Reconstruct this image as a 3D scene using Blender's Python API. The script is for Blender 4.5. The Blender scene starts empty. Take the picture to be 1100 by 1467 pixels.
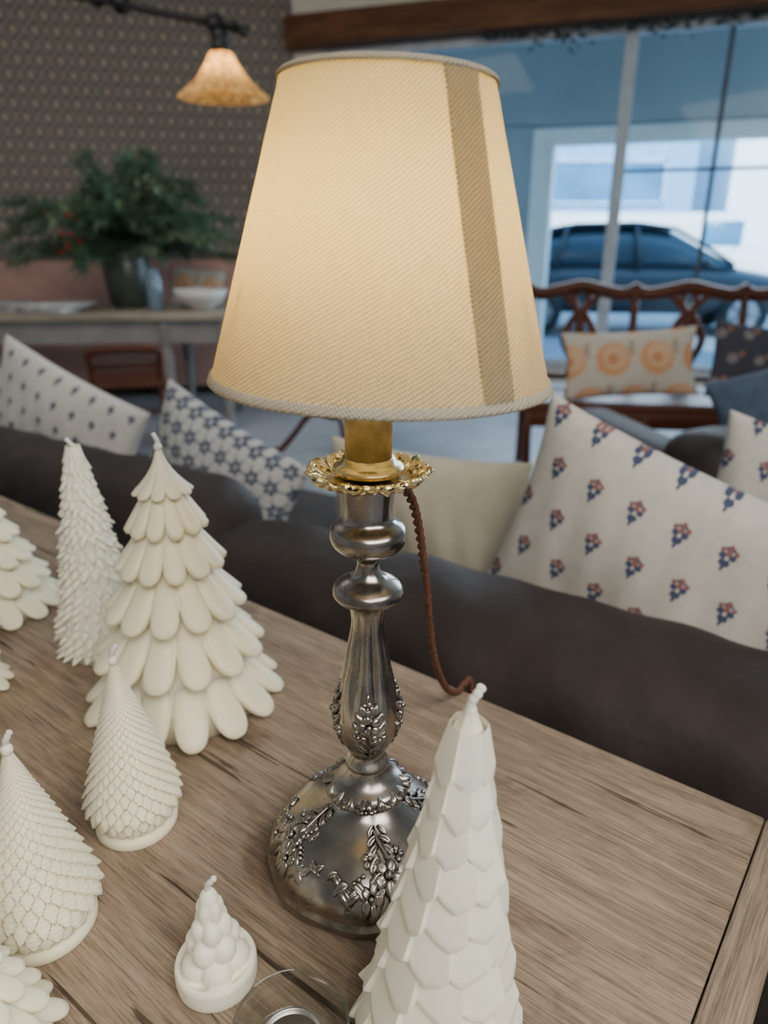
import bpy, bmesh, math, random
import numpy as np
from mathutils import Vector, Matrix
random.seed(7); rng = np.random.RandomState(7)
scene = bpy.context.scene
PI = math.pi
T = 0.75   # table top height

# ------------------------------------------------------------------ node helpers
def new_mat(name):
    m = bpy.data.materials.new(name); m.use_nodes = True
    nt = m.node_tree
    return m, nt, nt.nodes['Principled BSDF']
def N(nt, typ, **kw):
    n = nt.nodes.new(typ)
    for k, v in kw.items(): setattr(n, k, v)
    return n
def L(nt, a, b): nt.links.new(a, b)
def math_n(nt, op, a, b=None, c=None):
    n = N(nt, 'ShaderNodeMath', operation=op)
    for i, x in enumerate((a, b, c)):
        if x is None: continue
        if hasattr(x, 'is_output'): L(nt, x, n.inputs[i])
        else: n.inputs[i].default_value = x
    return n.outputs[0]
def mixc(nt, fac, a, b, mode='MIX'):
    n = N(nt, 'ShaderNodeMix', data_type='RGBA', blend_type=mode)
    for s, x in ((n.inputs[0], fac), (n.inputs[6], a), (n.inputs[7], b)):
        if hasattr(x, 'is_output'): L(nt, x, s)
        elif isinstance(x, (int, float)): s.default_value = x
        else: s.default_value = (x[0], x[1], x[2], 1)
    return n.outputs[2]
def noise(nt, scale=5, detail=4, vec=None, rough=.5, dist=0):
    n = N(nt, 'ShaderNodeTexNoise'); n.inputs['Scale'].default_value = scale
    n.inputs['Detail'].default_value = detail; n.inputs['Roughness'].default_value = rough
    n.inputs['Distortion'].default_value = dist
    if vec is not None: L(nt, vec, n.inputs['Vector'])
    return n.outputs['Fac']
def objco(nt, scale=(1, 1, 1), src='Object', rot=(0, 0, 0)):
    t = N(nt, 'ShaderNodeTexCoord'); mp = N(nt, 'ShaderNodeMapping')
    mp.inputs['Scale'].default_value = scale; mp.inputs['Rotation'].default_value = rot
    L(nt, t.outputs[src], mp.inputs['Vector']); return mp.outputs[0]
def ramp(nt, fac, stops):
    r = N(nt, 'ShaderNodeValToRGB'); L(nt, fac, r.inputs[0]); e = r.color_ramp.elements
    while len(e) < len(stops): e.new(.5)
    for i, (p, c) in enumerate(stops):
        e[i].position = p; e[i].color = (c[0], c[1], c[2], 1)
    return r.outputs[0]
def bump(nt, bsdf, h, strength=.3, dist=.001):
    b = N(nt, 'ShaderNodeBump'); b.inputs['Strength'].default_value = strength
    b.inputs['Distance'].default_value = dist
    L(nt, h, b.inputs['Height']); L(nt, b.outputs[0], bsdf.inputs['Normal']); return b
def simple(name, col, rough=.5, metal=0, var=.15, nscale=8, bmp=.0, bdist=.001, bscale=60, sheen=0, spec=None):
    m, nt, b = new_mat(name)
    co = objco(nt)
    f = noise(nt, nscale, 4, co)
    c2 = tuple(max(0, x*(1-var)) for x in col); c1 = tuple(min(1, x*(1+var)) for x in col)
    L(nt, ramp(nt, f, [(.3, c2), (.7, c1)]), b.inputs['Base Color'])
    b.inputs['Roughness'].default_value = rough; b.inputs['Metallic'].default_value = metal
    if sheen: b.inputs['Sheen Weight'].default_value = sheen
    if spec is not None: b.inputs['Specular IOR Level'].default_value = spec
    if bmp: bump(nt, b, noise(nt, bscale, 3, co), bmp, bdist)
    return m

# ------------------------------------------------------------------ mesh helpers
class B:
    def __init__(s): s.v = []; s.f = []; s.n = 0
    def add(s, verts, faces):
        o = s.n; verts = np.asarray(verts, float).reshape(-1, 3)
        s.v.append(verts); s.n += len(verts)
        s.f += [tuple(i+o for i in f) for f in faces]; return s
    def grid(s, P, cu=False, cv=False):
        P = np.asarray(P, float); n, m = P.shape[:2]; F = []
        for i in range(n if cu else n-1):
            i2 = (i+1) % n
            for j in range(m if cv else m-1):
                j2 = (j+1) % m
                F.append((i*m+j, i*m+j2, i2*m+j2, i2*m+j))
        return s.add(P.reshape(-1, 3), F)
    def lathe(s, prof, seg=48, fn=None, cap=True, c=(0, 0, 0)):
        th = np.linspace(0, 2*PI, seg, endpoint=False); rows = []
        for (r, z) in prof:
            rr = np.full(seg, r) if fn is None else fn(th, r, z)
            rows.append(np.stack([c[0]+rr*np.cos(th), c[1]+rr*np.sin(th), np.full(seg, c[2]+z)], 1))
        P = np.stack(rows, 0); o = s.n; s.grid(P, cv=True)
        if cap:
            s.f.append(tuple(o+i for i in range(seg))[::-1])
            k = o+(len(prof)-1)*seg; s.f.append(tuple(k+i for i in range(seg)))
        return s
    def sphere(s, c, rad, R=None, nu=10, nv=7):
        th = np.linspace(0, 2*PI, nu, endpoint=False); ph = np.linspace(.02, PI-.02, nv)
        rad = (rad,)*3 if isinstance(rad, (int, float)) else rad
        P = np.array([[(rad[0]*math.sin(p)*math.cos(t), rad[1]*math.sin(p)*math.sin(t), rad[2]*math.cos(p)) for t in th] for p in ph])
        if R is not None: P = P @ np.array(R).T
        return s.grid(P+np.array(c), cv=True)
    def tube(s, path, rad, seg=8, squash=None):
        path = [Vector(p) for p in path]; n = len(path)
        if not hasattr(rad, '__len__'): rad = [rad]*n
        rows = []; up = Vector((0, 0, 1)); prev = None
        for i, p in enumerate(path):
            d = (path[min(i+1, n-1)]-path[max(i-1, 0)]).normalized()
            if prev is None:
                a = d.cross(up)
                if a.length < 1e-3: a = d.cross(Vector((1, 0, 0)))
            else: a = prev-d*prev.dot(d)
            a.normalize(); prev = a; b = d.cross(a)
            sq = squash or 1
            rows.append([p+(a*math.cos(t)+b*math.sin(t)*sq)*rad[i] for t in np.linspace(0, 2*PI, seg, endpoint=False)])
        P = np.array([[tuple(q) for q in r] for r in rows]); o = s.n
        s.grid(P, cv=True)
        s.f.append(tuple(o+i for i in range(seg))[::-1]); k = o+(n-1)*seg
        s.f.append(tuple(k+i for i in range(seg))); return s
    def box(s, c, size, bevel=0, R=None, segs=2):
        bm = bmesh.new(); bmesh.ops.create_cube(bm, size=1)
        for v in bm.verts: v.co = Vector((v.co.x*size[0], v.co.y*size[1], v.co.z*size[2]))
        if bevel: bmesh.ops.bevel(bm, geom=bm.edges[:], offset=bevel, segments=segs, profile=.5, affect='EDGES')
        bm.verts.index_update()
        V = np.array([tuple(v.co) for v in bm.verts]); F = [tuple(v.index for v in f.verts) for f in bm.faces]; bm.free()
        if R is not None: V = V @ np.array(R).T
        return s.add(V+np.array(c), F)
    def obj(s, name, mat, parent=None, smooth=True, angle=None, loc=(0, 0, 0), rot=(0, 0, 0), uv=None):
        me = bpy.data.meshes.new(name)
        me.from_pydata(np.concatenate(s.v).tolist(), [], s.f)
        if mat: me.materials.append(mat)
        if smooth: me.polygons.foreach_set('use_smooth', [True]*len(me.polygons))
        if uv is not None:
            ul = me.uv_layers.new(name='UVMap'); li = np.zeros(len(me.loops), int); me.loops.foreach_get('vertex_index', li)
            ul.data.foreach_set('uv', np.asarray(uv, float)[li].ravel())
        o = bpy.data.objects.new(name, me); scene.collection.objects.link(o)
        if smooth and angle is not None:
            bm = bmesh.new(); bm.from_mesh(me)
            for e in bm.edges:
                if len(e.link_faces) == 2 and e.calc_face_angle(0) > angle: e.smooth = False
            bm.to_mesh(me); bm.free()
        o.location = loc; o.rotation_euler = rot
        if parent: o.parent = parent
        return o
def empty(name, loc=(0, 0, 0), rot=(0, 0, 0), scale=(1, 1, 1)):
    e = bpy.data.objects.new(name, None); scene.collection.objects.link(e)
    e.empty_display_size = .05; e.location = loc; e.rotation_euler = rot; e.scale = scale; return e
def rotz(a): return [[math.cos(a), -math.sin(a), 0], [math.sin(a), math.cos(a), 0], [0, 0, 1]]
def catmull(pts, n=8):
    pts = [np.array(p, float) for p in pts]; P = [2*pts[0]-pts[1]]+pts+[2*pts[-1]-pts[-2]]; out = []
    for i in range(1, len(P)-2):
        for k in range(n):
            t = k/n
            out.append(.5*((2*P[i])+(-P[i-1]+P[i+1])*t+(2*P[i-1]-5*P[i]+4*P[i+1]-P[i+2])*t*t+(-P[i-1]+3*P[i]-3*P[i+1]+P[i+2])*t**3))
    out.append(pts[-1]); return out

# ------------------------------------------------------------------ materials
def wax_mat(name, col, sss=.45, sc=.006):
    m, nt, b = new_mat(name)
    co = objco(nt)
    L(nt, ramp(nt, noise(nt, 30, 3, co), [(.3, tuple(c*.97 for c in col)), (.7, col)]), b.inputs['Base Color'])
    b.inputs['Roughness'].default_value = .45
    b.inputs['Subsurface Weight'].default_value = sss
    b.inputs['Subsurface Radius'].default_value = (1, .78, .5)
    b.inputs['Subsurface Scale'].default_value = sc
    bump(nt, b, noise(nt, 260, 3, co), .12, .0006)
    return m
wax = wax_mat('ivory_wax', (.97, .885, .66)); wax2 = wax_mat('white_wax', (.97, .92, .77), .22, .003)
wick_m = simple('wick_cotton', (.8, .78, .72), .9, bmp=.5, bscale=800)

def wood(name, dark, light, scale=1.0, rough=.5, grain=(1.2, 22, 22), worn=0):
    m, nt, b = new_mat(name)
    co = objco(nt, tuple(g*scale for g in grain))
    lo = [1.5 if g < 5 else 5 for g in grain]
    fi = [g*scale*3.0 if g < 5 else g*scale*4.2 for g in grain]
    big = noise(nt, 1.2, 3, objco(nt, tuple(lo)), .5, .5)
    f1 = noise(nt, 2.5, 8, co, .65, .9)
    f2 = noise(nt, 4.5, 6, objco(nt, tuple(fi)), .7)
    base = ramp(nt, f1, [(.28, dark), (.5, tuple((a+c)/2 for a, c in zip(dark, light))), (.72, light)])
    c1 = mixc(nt, .62, base, ramp(nt, f2, [(.38, (.30, .27, .25)), (.54, (1, 1, 1))]), 'MULTIPLY')
    c2 = mixc(nt, .6, c1, ramp(nt, big, [(.3, (.62, .60, .58)), (.6, (1.1, 1.08, 1.05))]), 'MULTIPLY')
    hh = f2
    if worn:
        ck = noise(nt, 3.0, 4, objco(nt, (1.3, 30, 30)), .55, .35)
        c2 = mixc(nt, .8, c2, ramp(nt, ck, [(.330, (.12, .10, .08)), (.355, (1, 1, 1))]), 'MULTIPLY')
        st = noise(nt, 7, 6, objco(nt, (1, 1.6, 1)), .65, .6)
        c2 = mixc(nt, .8, c2, ramp(nt, st, [(.32, (.48, .43, .39)), (.44, (1, 1, 1)), (.56, (1, 1, 1)), (.70, (1.5, 1.49, 1.46))]), 'MULTIPLY')
        hh = math_n(nt, 'ADD', f2, math_n(nt, 'MULTIPLY', ck, 1.2))
    L(nt, c2, b.inputs['Base Color'])
    b.inputs['Roughness'].default_value = rough; b.inputs['Specular IOR Level'].default_value = .25
    bump(nt, b, hh, .8, .0014)
    return m
oak = wood('weathered_oak', (.225, .165, .118), (.43, .335, .245), 1.5, .76, worn=1)
mahog = wood('mahogany', (.06, .018, .01), (.14, .045, .022), 1, .3)
palewood = wood('limed_pine', (.25, .21, .17), (.42, .38, .32), 1, .6)
beamw = wood('beam_wood', (.07, .030, .016), (.22, .10, .05), .5, .7)

def silver(name, c0, c1, ad=.004, amix=.85, r0=.17, r1=.38):
    m, nt, b = new_mat(name); co = objco(nt)
    f = noise(nt, 35, 6, co, .6)
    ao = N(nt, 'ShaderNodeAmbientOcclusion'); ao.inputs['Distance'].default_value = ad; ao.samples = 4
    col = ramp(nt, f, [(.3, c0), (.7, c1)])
    L(nt, mixc(nt, amix, col, ramp(nt, ao.outputs['AO'], [(.30, (.12, .10, .09)), (.80, (1, 1, 1))]), 'MULTIPLY'), b.inputs['Base Color'])  # recess shade put into the base colour by ambient occlusion
    b.inputs['Metallic'].default_value = 1
    L(nt, ramp(nt, noise(nt, 25, 5, co, .65), [(.3, (r0,)*3), (.75, (r1,)*3)]), b.inputs['Roughness'])
    bump(nt, b, noise(nt, 110, 4, co), .2, .0008); return m
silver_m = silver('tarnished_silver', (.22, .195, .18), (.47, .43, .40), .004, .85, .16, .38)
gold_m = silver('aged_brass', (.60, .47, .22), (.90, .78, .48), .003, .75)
goldpaper = simple('gilded_candle_sleeve', (.70, .52, .21), .5, .5, .3, 80, .3, .0006, 150)

def shade_mat(name, col, tcol, tmix=.42, lo=.5):
    m, nt, b = new_mat(name); nt.nodes.remove(b)
    out = nt.nodes['Material Output']
    uv = N(nt, 'ShaderNodeUVMap'); sp = N(nt, 'ShaderNodeSeparateXYZ'); L(nt, uv.outputs[0], sp.inputs[0])
    k = 2*PI/.0025
    w = math_n(nt, 'MULTIPLY', noise(nt, 90, 3, uv.outputs[0]), .0018)
    w2 = math_n(nt, 'MULTIPLY', noise(nt, 70, 3, objco(nt, (1, 1, 1), 'UV', (0, 0, 1))), .0018)
    a = math_n(nt, 'SINE', math_n(nt, 'MULTIPLY', math_n(nt, 'ADD', sp.outputs[0], w), k))
    c = math_n(nt, 'SINE', math_n(nt, 'MULTIPLY', math_n(nt, 'ADD', math_n(nt, 'MULTIPLY_ADD', sp.outputs[0], .35, sp.outputs[1]), w2), k))
    h = math_n(nt, 'MULTIPLY_ADD', math_n(nt, 'MULTIPLY', a, c), .5, .5)
    slub = noise(nt, 1, 3, objco(nt, (90, 900, 1), 'UV'))
    slub2 = noise(nt, 1, 3, objco(nt, (900, 90, 1), 'UV'))
    h2 = math_n(nt, 'ADD', math_n(nt, 'MULTIPLY', h, .78), math_n(nt, 'MULTIPLY', math_n(nt, 'ADD', slub, slub2), .2))
    fcol = ramp(nt, h2, [(.2, tuple(x*lo*.85 for x in col)), (.85, col)])
    tc = ramp(nt, h2, [(.25, tuple(x*lo*.28 for x in tcol)), (.8, tcol)])
    d = N(nt, 'ShaderNodeBsdfDiffuse'); t = N(nt, 'ShaderNodeBsdfTranslucent'); mx = N(nt, 'ShaderNodeMixShader')
    mx.inputs[0].default_value = tmix
    L(nt, fcol, d.inputs[0]); L(nt, tc, t.inputs[0]); L(nt, d.outputs[0], mx.inputs[1]); L(nt, t.outputs[0], mx.inputs[2])
    bp = N(nt, 'ShaderNodeBump'); bp.inputs['Strength'].default_value = 1.0; bp.inputs['Distance'].default_value = .0018
    L(nt, h2, bp.inputs['Height']); L(nt, bp.outputs[0], d.inputs['Normal'])
    L(nt, mx.outputs[0], out.inputs[0]); return m
shade_m = shade_mat('linen_shade', (.76, .70, .56), (.99, .75, .27), .46, .5)
seam_m = shade_mat('linen_seam', (.76, .70, .56), (1.0, .88, .50), .64, .55)
shade_edge = shade_mat('linen_edge', (.76, .71, .59), (.9, .74, .45), .30, .7)

sofa_m = simple('charcoal_brown_upholstery', (.031, .023, .021), .62, 0, .3, 9, .8, .004, 22, spec=.28)
sofa_seat_m = simple('charcoal_seat', (.03, .024, .023), .8, 0, .25, 9, .4, .002, 30)
iron = simple('black_iron', (.015, .015, .017), .45, .6)
linen = simple('cream_linen', (.54, .48, .37), .9, 0, .08, 20, .5, .001, 300)
bluepill = simple('slate_blue_cloth', (.07, .10, .16), .9, 0, .2, 20, .5, .001, 200)
def pattern_mat(name, base, cell, dots, aspect=1.0):
    m, nt, b = new_mat(name)
    uv = N(nt, 'ShaderNodeUVMap'); sp = N(nt, 'ShaderNodeSeparateXYZ'); L(nt, uv.outputs[0], sp.inputs[0])
    y = math_n(nt, 'DIVIDE', sp.outputs[1], cell*aspect)
    row = math_n(nt, 'FLOOR', y)
    x = math_n(nt, 'ADD', math_n(nt, 'DIVIDE', sp.outputs[0], cell), math_n(nt, 'MULTIPLY', row, .5))
    fx = math_n(nt, 'SUBTRACT', math_n(nt, 'FRACT', x), .5)
    fy = math_n(nt, 'MULTIPLY', math_n(nt, 'SUBTRACT', math_n(nt, 'FRACT', y), .5), aspect)
    cb = N(nt, 'ShaderNodeCombineXYZ'); L(nt, fx, cb.inputs[0]); L(nt, fy, cb.inputs[1])
    col = ramp(nt, noise(nt, 40, 4, uv.outputs[0]), [(.3, tuple(c*.88 for c in base)), (.7, base)])
    wn = noise(nt, 90, 3, uv.outputs[0])
    for dx, dy, rx, ry, c in dots:
        s = N(nt, 'ShaderNodeVectorMath', operation='SUBTRACT'); L(nt, cb.outputs[0], s.inputs[0]); s.inputs[1].default_value = (dx, dy, 0)
        k = N(nt, 'ShaderNodeVectorMath', operation='MULTIPLY'); L(nt, s.outputs[0], k.inputs[0]); k.inputs[1].default_value = (1/rx, 1/ry, 0)
        l = N(nt, 'ShaderNodeVectorMath', operation='LENGTH'); L(nt, k.outputs[0], l.inputs[0])
        f = math_n(nt, 'LESS_THAN', math_n(nt, 'ADD', l.outputs['Value'], math_n(nt, 'MULTIPLY', wn, .6)), 1.3)
        col = mixc(nt, f, col, c)
    L(nt, col, b.inputs['Base Color']); b.inputs['Roughness'].default_value = .9
    bump(nt, b, noise(nt, 700, 2, uv.outputs[0]), .4, .0006); return m
navy = (.055, .07, .14); rust = (.27, .11, .10)
floral = pattern_mat('floral_block_print', (.62, .58, .52), .074, [
    (-.10, .03, .08, .07, navy), (.10, .03, .08, .07, navy), (0, -.11, .11, .09, navy), (0, .11, .06, .09, rust),
    (-.14, .14, .055, .055, rust), (.14, .14, .055, .055, rust), (0, .23, .055, .055, rust), (-.07, .19, .035, .035, navy), (.07, .19, .035, .035, navy), (0, -.01, .035, .045, (.6, .56, .5)), (0, -.22, .035, .08, navy)], 1.05)
sprig = pattern_mat('navy_sprig_print', (.64, .62, .58), .07, [
    (-.08, .03, .07, .10, navy), (.08, .03, .07, .10, navy), (0, -.12, .06, .09, navy), (0, .15, .05, .06, navy)], .9)
nv2 = (.07, .09, .14)
petals = [(.27*math.cos(k*PI/3), .27*math.sin(k*PI/3), .115, .115, nv2) for k in range(6)]
navyround = pattern_mat('navy_blossom_print', (.55, .55, .54), .055, petals+[
    (0, 0, .20, .20, nv2), (0, 0, .10, .10, (.42, .43, .45)), (.5, .0, .07, .07, nv2), (-.5, 0, .07, .07, nv2), (.25, .46, .06, .06, nv2), (-.25, .46, .06, .06, nv2)], 1.0)
orangef = pattern_mat('orange_floral_print', (.58, .53, .46), .21, [
    (0, 0, .40, .40, (.62, .32, .16)), (.06, .05, .28, .28, (.64, .41, .25)), (0, 0, .12, .12, (.56, .26, .13)),
    (.44, .25, .10, .2, (.40, .32, .24))], 1.0)
darkprint = pattern_mat('dark_floral_print', (.05, .05, .07), .12, [
    (0, 0, .2, .2, (.2, .18, .18)), (.3, .2, .1, .1, (.3, .12, .08))], 1.0)
leaf_m = simple('evergreen_needles', (.05, .11, .06), .6, 0, .5, 6)
leaf2_m = simple('olive_leaves', (.09, .14, .08), .6, 0, .4, 6)
berry_m = simple('red_berries', (.40, .02, .02), .35)
vase_m = simple('dark_green_ceramic', (.045, .055, .045), .35, 0, .2, 10)
white_paint = simple('white_paint', (.82, .84, .85), .5, 0, .04)
pinkv = simple('dusty_pink_leather', (.42, .24, .20), .6, 0, .1)
ceramic = simple('white_ceramic', (.6, .6, .58), .3, 0, .05)

# ------------------------------------------------------------------ ROOM SHELL
def plane_mat_wallpaper():
    m, nt, b = new_mat('lattice_wallpaper')
    sp = N(nt, 'ShaderNodeSeparateXYZ'); t = N(nt, 'ShaderNodeTexCoord'); L(nt, t.outputs['Object'], sp.inputs[0])
    k = PI/.15
    zz = math_n(nt, 'MULTIPLY', sp.outputs[2], .8)
    a = math_n(nt, 'SINE', math_n(nt, 'MULTIPLY', math_n(nt, 'ADD', sp.outputs[0], zz), k))
    c = math_n(nt, 'SINE', math_n(nt, 'MULTIPLY', math_n(nt, 'SUBTRACT', sp.outputs[0], zz), k))
    h = math_n(nt, 'MINIMUM', math_n(nt, 'ABSOLUTE', a), math_n(nt, 'ABSOLUTE', c))
    L(nt, ramp(nt, h, [(.12, (.26, .22, .18)), (.30, (.115, .10, .09)), (.70, (.105, .09, .08)), (.86, (.30, .255, .20))]), b.inputs['Base Color'])
    b.inputs['Roughness'].default_value = .75; return m
def floor_mat():
    m, nt, b = new_mat('grey_concrete'); co = objco(nt)
    f = noise(nt, 1.3, 6, co, .6, .4)
    L(nt, ramp(nt, f, [(.3, (.22, .24, .27)), (.7, (.34, .37, .41))]), b.inputs['Base Color'])
    L(nt, ramp(nt, noise(nt, 3, 3, co), [(.3, (.28,)*3), (.7, (.5,)*3)]), b.inputs['Roughness'])
    return m
f_m = floor_mat()
B().box((.3, 1.6, -.05), (9.4, 10.6, .1)).obj('floor', f_m, smooth=False)
plaster = simple('cream_plaster', (.66, .62, .54), .8, 0, .05)
B().box((.3, 1.6, 3.15), (9.4, 10.6, .1)).obj('ceiling', plaster, smooth=False)
wl = math.hypot(3.9, .8)
B().box((-wl/2, .06, 1.55), (wl, .12, 3.1)).obj('wall_back', plane_mat_wallpaper(), smooth=False, loc=(-.7, 6.5, 0), rot=(0, 0, math.atan2(.8, 3.9)))
B().box((-4.55, 1.0, 1.55), (.12, 9.5, 3.1)).obj('wall_left', plaster, smooth=False)
B().box((4.95, .6, 1.55), (.12, 8.2, 3.1)).obj('wall_right', plaster, smooth=False)
B().box((.2, -3.6, 1.55), (9.4, .12, 3.1)).obj('wall_front', plaster, smooth=False)
WW = dict(loc=(-.7, 6.5, 0), rot=(0, 0, -math.atan2(.33, .944)))
ww = B(); ww.box((3.0, .08, 2.94), (6.0, .14, .42)).box((.12, .08, 1.4), (.36, .14, 2.7)).box((3.0, .08, .12), (6.0, .14, .24))
ww.obj('wall_window_side', plaster, smooth=False, **WW)
B().box((3.6, 1.0, 3.27), (9.6, 2.1, .12)).obj('sun_block_slab', plaster, smooth=False, **WW)  # unseen slab added above the window to keep sun off the fascia
B().box((3.0, -.04, 2.67), (6.0, .26, .21), .015).obj('ceiling_beam', beamw, **WW)
win = empty('window_1', **WW)
wf = B()
for s, wdt in ((.32, .07), (2.517, .085), (5.95, .08)):
    wf.box((s, .05, 1.40), (wdt, .1, 2.32), .006)
wf.box((3.1, .05, .27), (5.7, .1, .07), .006).box((3.1, .05, 2.535), (5.7, .1, .06), .006)
wf.obj('window_frame', simple('grey_white_frame', (.46, .50, .55), .5), win)
mf = B()
for s in (3.144, 3.77, 4.4, 5.03, 5.6): mf.box((s, .05, 1.40), (.030, .05, 2.3), .004)
for z in (1.665, .80): mf.box((4.2, .05, z), (3.4, .045, .022), .004)
mf.obj('glazing_bars', simple('grey_iron', (.07, .08, .10), .45), win)
gm, gnt, gb = new_mat('window_glass'); gnt.nodes.remove(gb)
tr = N(gnt, 'ShaderNodeBsdfTransparent'); tr.inputs[0].default_value = (.88, .96, 1, 1); gl = N(gnt, 'ShaderNodeBsdfGlossy'); gl.inputs['Roughness'].default_value = .02
gmx = N(gnt, 'ShaderNodeMixShader'); gmx.inputs[0].default_value = .004
L(gnt, tr.outputs[0], gmx.inputs[1]); L(gnt, gl.outputs[0], gmx.inputs[2]); L(gnt, gmx.outputs[0], gnt.nodes['Material Output'].inputs[0])
B().box((3.1, .075, 1.4), (5.6, .006, 2.24)).obj('glass_panes', gm, win, smooth=False)
g = B()
for i in range(300):
    x = 1.5+rng.rand()*4.2; z = 2.545-abs(rng.randn())*.035*(1+.8*math.sin(x*7))
    a = rng.rand()*PI; R = np.array(rotz(a)) @ np.array([[1, 0, 0], [0, .3, -.95], [0, .95, .3]])
    g.sphere((x, -.10+rng.randn()*.02, z), (.03, .012, .004), R, 6, 4)
g.tube([(1.5+.2*i, -.10, 2.552) for i in range(22)], .006, 5)
g.obj('dried_garland', simple('dried_leaves', (.03, .035, .03), .8), **WW)

# ------------------------------------------------------------------ EXTERIOR
B().box((4, 20, -.12), (50, 25.8, .1)).obj('street_ground', simple('asphalt', (.22, .25, .29), .8, 0, .15, 3), smooth=False)
por = empty('porch', loc=(-.04, 8.39, 0), rot=WW['rot'])
slate = simple('slate_grey_render', (.34, .38, .42), .8, 0, .08, 1.5)
B().box((3.2, .1, 3.15), (12, .2, 1.85)).box((-.6, .1, 1.1), (4.4, .2, 2.3)).obj('porch_fascia', slate, por, smooth=False)
pw = B().box((5.4, .1, 2.13), (7.6, .24, .14), .01).box((1.70, .1, 1.0), (.20, .26, 2.2), .01).box((8.3, .1, 1.0), (.2, .26, 2.2), .01)
pw.obj('porch_white_trim', white_paint, por)
def facade(name, c, size, mat, wins, wmat, trim):
    e = empty(name, loc=c)
    B().box((0, 0, size[2]/2), size, .02).box((0, -.05, size[2]+.06), (size[0]+.3, size[1]+.3, .14), .02).obj('walls', mat, e, smooth=False)
    w = B(); t = B()
    for (x, z, a, h) in wins:
        w.box((x, -size[1]/2-.01, z), (a, .04, h))
        for dx in (-a/2, a/2): t.box((x+dx, -size[1]/2-.05, z), (.06, .06, h+.06))
        for dz in (-h/2, h/2): t.box((x, -size[1]/2-.05, z+dz), (a+.06, .06, .06))
    w.obj('window_panes', wmat, e, smooth=False); t.obj('window_trim', trim, e, smooth=False)
blueglass = simple('blue_glass', (.06, .18, .32), .25, 0, .4, .6)
carglass = simple('car_glass', (.05, .08, .11), .2, 0, .4, .6)
facade('blue_building', (4.9, 19.5, 0), (4.0, 4, 3.5), simple('blue_render', (.22, .40, .62), .8), [(-.2, 2.35, 3.0, .85), (0, 1.0, 2.2, 1.0)], blueglass, simple('blue_trim', (.35, .52, .7), .6))
facade('white_building', (11.0, 19.5, 0), (6.6, 4, 3.6), simple('white_render', (.95, .97, .98), .8, 0, .03), [(.9, 1.3, 1.6, 2.0), (2.6, 1.5, .8, 1.2)], blueglass, white_paint)
hb = B()
for i in range(60): hb.sphere((-2+i*.55, 25+rng.rand(), 1.2+rng.rand()*.9), (.9, .8, 1.0+rng.rand()*.8), None, 9, 7)
hb.obj('hedge', leaf2_m)

def car(name, loc, rot, paint):
    e = empty(name, loc, (0, 0, rot)); W = .88
    def loft(st, zb, narrow, nm, mat, pw=4):
        rows = []
        for (x, zt, w) in st:
            ring = []
            for a in np.linspace(0, 2*PI, 28, endpoint=False):
                ca, sa = math.cos(a), math.sin(a)
                y = math.copysign(abs(ca)**(2/pw), ca)*w; zz = math.copysign(abs(sa)**(2/pw), sa)
                z = (zt+zb)/2+zz*(zt-zb)/2; y *= (1-narrow*(zz+1)/2)
                ring.append((x, y, z))
            rows.append(ring)
        b = B(); P = np.array(rows); b.grid(P, cv=True); m = 28; n = len(rows)
        b.f.append(tuple(range(m))); b.f.append(tuple((n-1)*m+i for i in range(m))[::-1]); b.obj(nm, mat, e)
    loft([(-2.15, .62, .70), (-2.1, .86, .8), (-1.6, .95, W), (-.8, .96, W), (.6, .95, W), (1.2, .92, W), (1.8, .82, .82), (2.1, .68, .76), (2.2, .5, .6)], .28, .08, 'body', paint)
    loft([(-1.95, .96, .6), (-1.5, 1.30, .72), (-.9, 1.42, .74), (-.1, 1.44, .74), (.4, 1.38, .73), (.9, 1.12, .74), (1.25, .92, .7)], .86, .18, 'glasshouse', carglass)
    rf = B()
    for sg in (-1, 1):
        rf.tube([(-1.75, sg*.60, 1.14), (-1.45, sg*.61, 1.33), (-.9, sg*.62, 1.44), (-.1, sg*.62, 1.455), (.4, sg*.62, 1.39), (.9, sg*.64, 1.13), (1.2, sg*.68, .94)], .028, 8)
        rf.tube([(-.1, sg*.62, 1.45), (-.05, sg*.78, .93)], .035, 8); rf.tube([(-1.0, sg*.62, 1.43), (-1.15, sg*.78, .93)], .035, 8)
        rf.sphere((.75, sg*.98, .98), (.08, .12, .07))
    P = np.array([[(x, y, z-.12*(y/.62)**2*.3) for y in np.linspace(-.62, .62, 9)] for (x, z) in ((-1.45, 1.335), (-.9, 1.45), (-.1, 1.465), (.4, 1.4))]); rf.grid(P)
    rf.obj('roof_and_pillars', paint, e)
    ty = B(); ri = B()
    for x in (-1.35, 1.35):
        for sg in (-1, 1):
            th = np.linspace(0, 2*PI, 28, endpoint=False)
            prof = [(.2, -.1), (.30, -.1), (.325, -.06), (.325, .06), (.30, .1), (.2, .1)]
            P = np.array([[(x+r*math.cos(t), sg*.80+q, .325+r*math.sin(t)) for t in th] for (r, q) in prof]); ty.grid(P, cv=True)
            for k in range(5):
                a = k*2*PI/5; ri.tube([(x, sg*.90, .325), (x+.2*math.cos(a), sg*.89, .325+.2*math.sin(a))], .03, 6)
            ri.grid(np.array([[(x+r*math.cos(t), sg*.88, .325+r*math.sin(t)) for t in th] for r in (.01, .21)]), cv=True)
    ty.obj('tyres', simple('rubber', (.02, .02, .02), .8), e); ri.obj('wheel_rims', simple('alloy', (.3, .3, .32), .4, .9), e)
    B().sphere((2.08, .5, .66), (.1, .16, .07)).sphere((2.08, -.5, .66), (.1, .16, .07)).obj('headlights', ceramic, e)
carpaint = simple('dark_grey_paint', (.035, .040, .050), .32, .1, .1)
car('car', (3.55, 10.9, -.07), -.12, carpaint)
van = empty('van', (4.6, 15.4, -.07))
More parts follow.
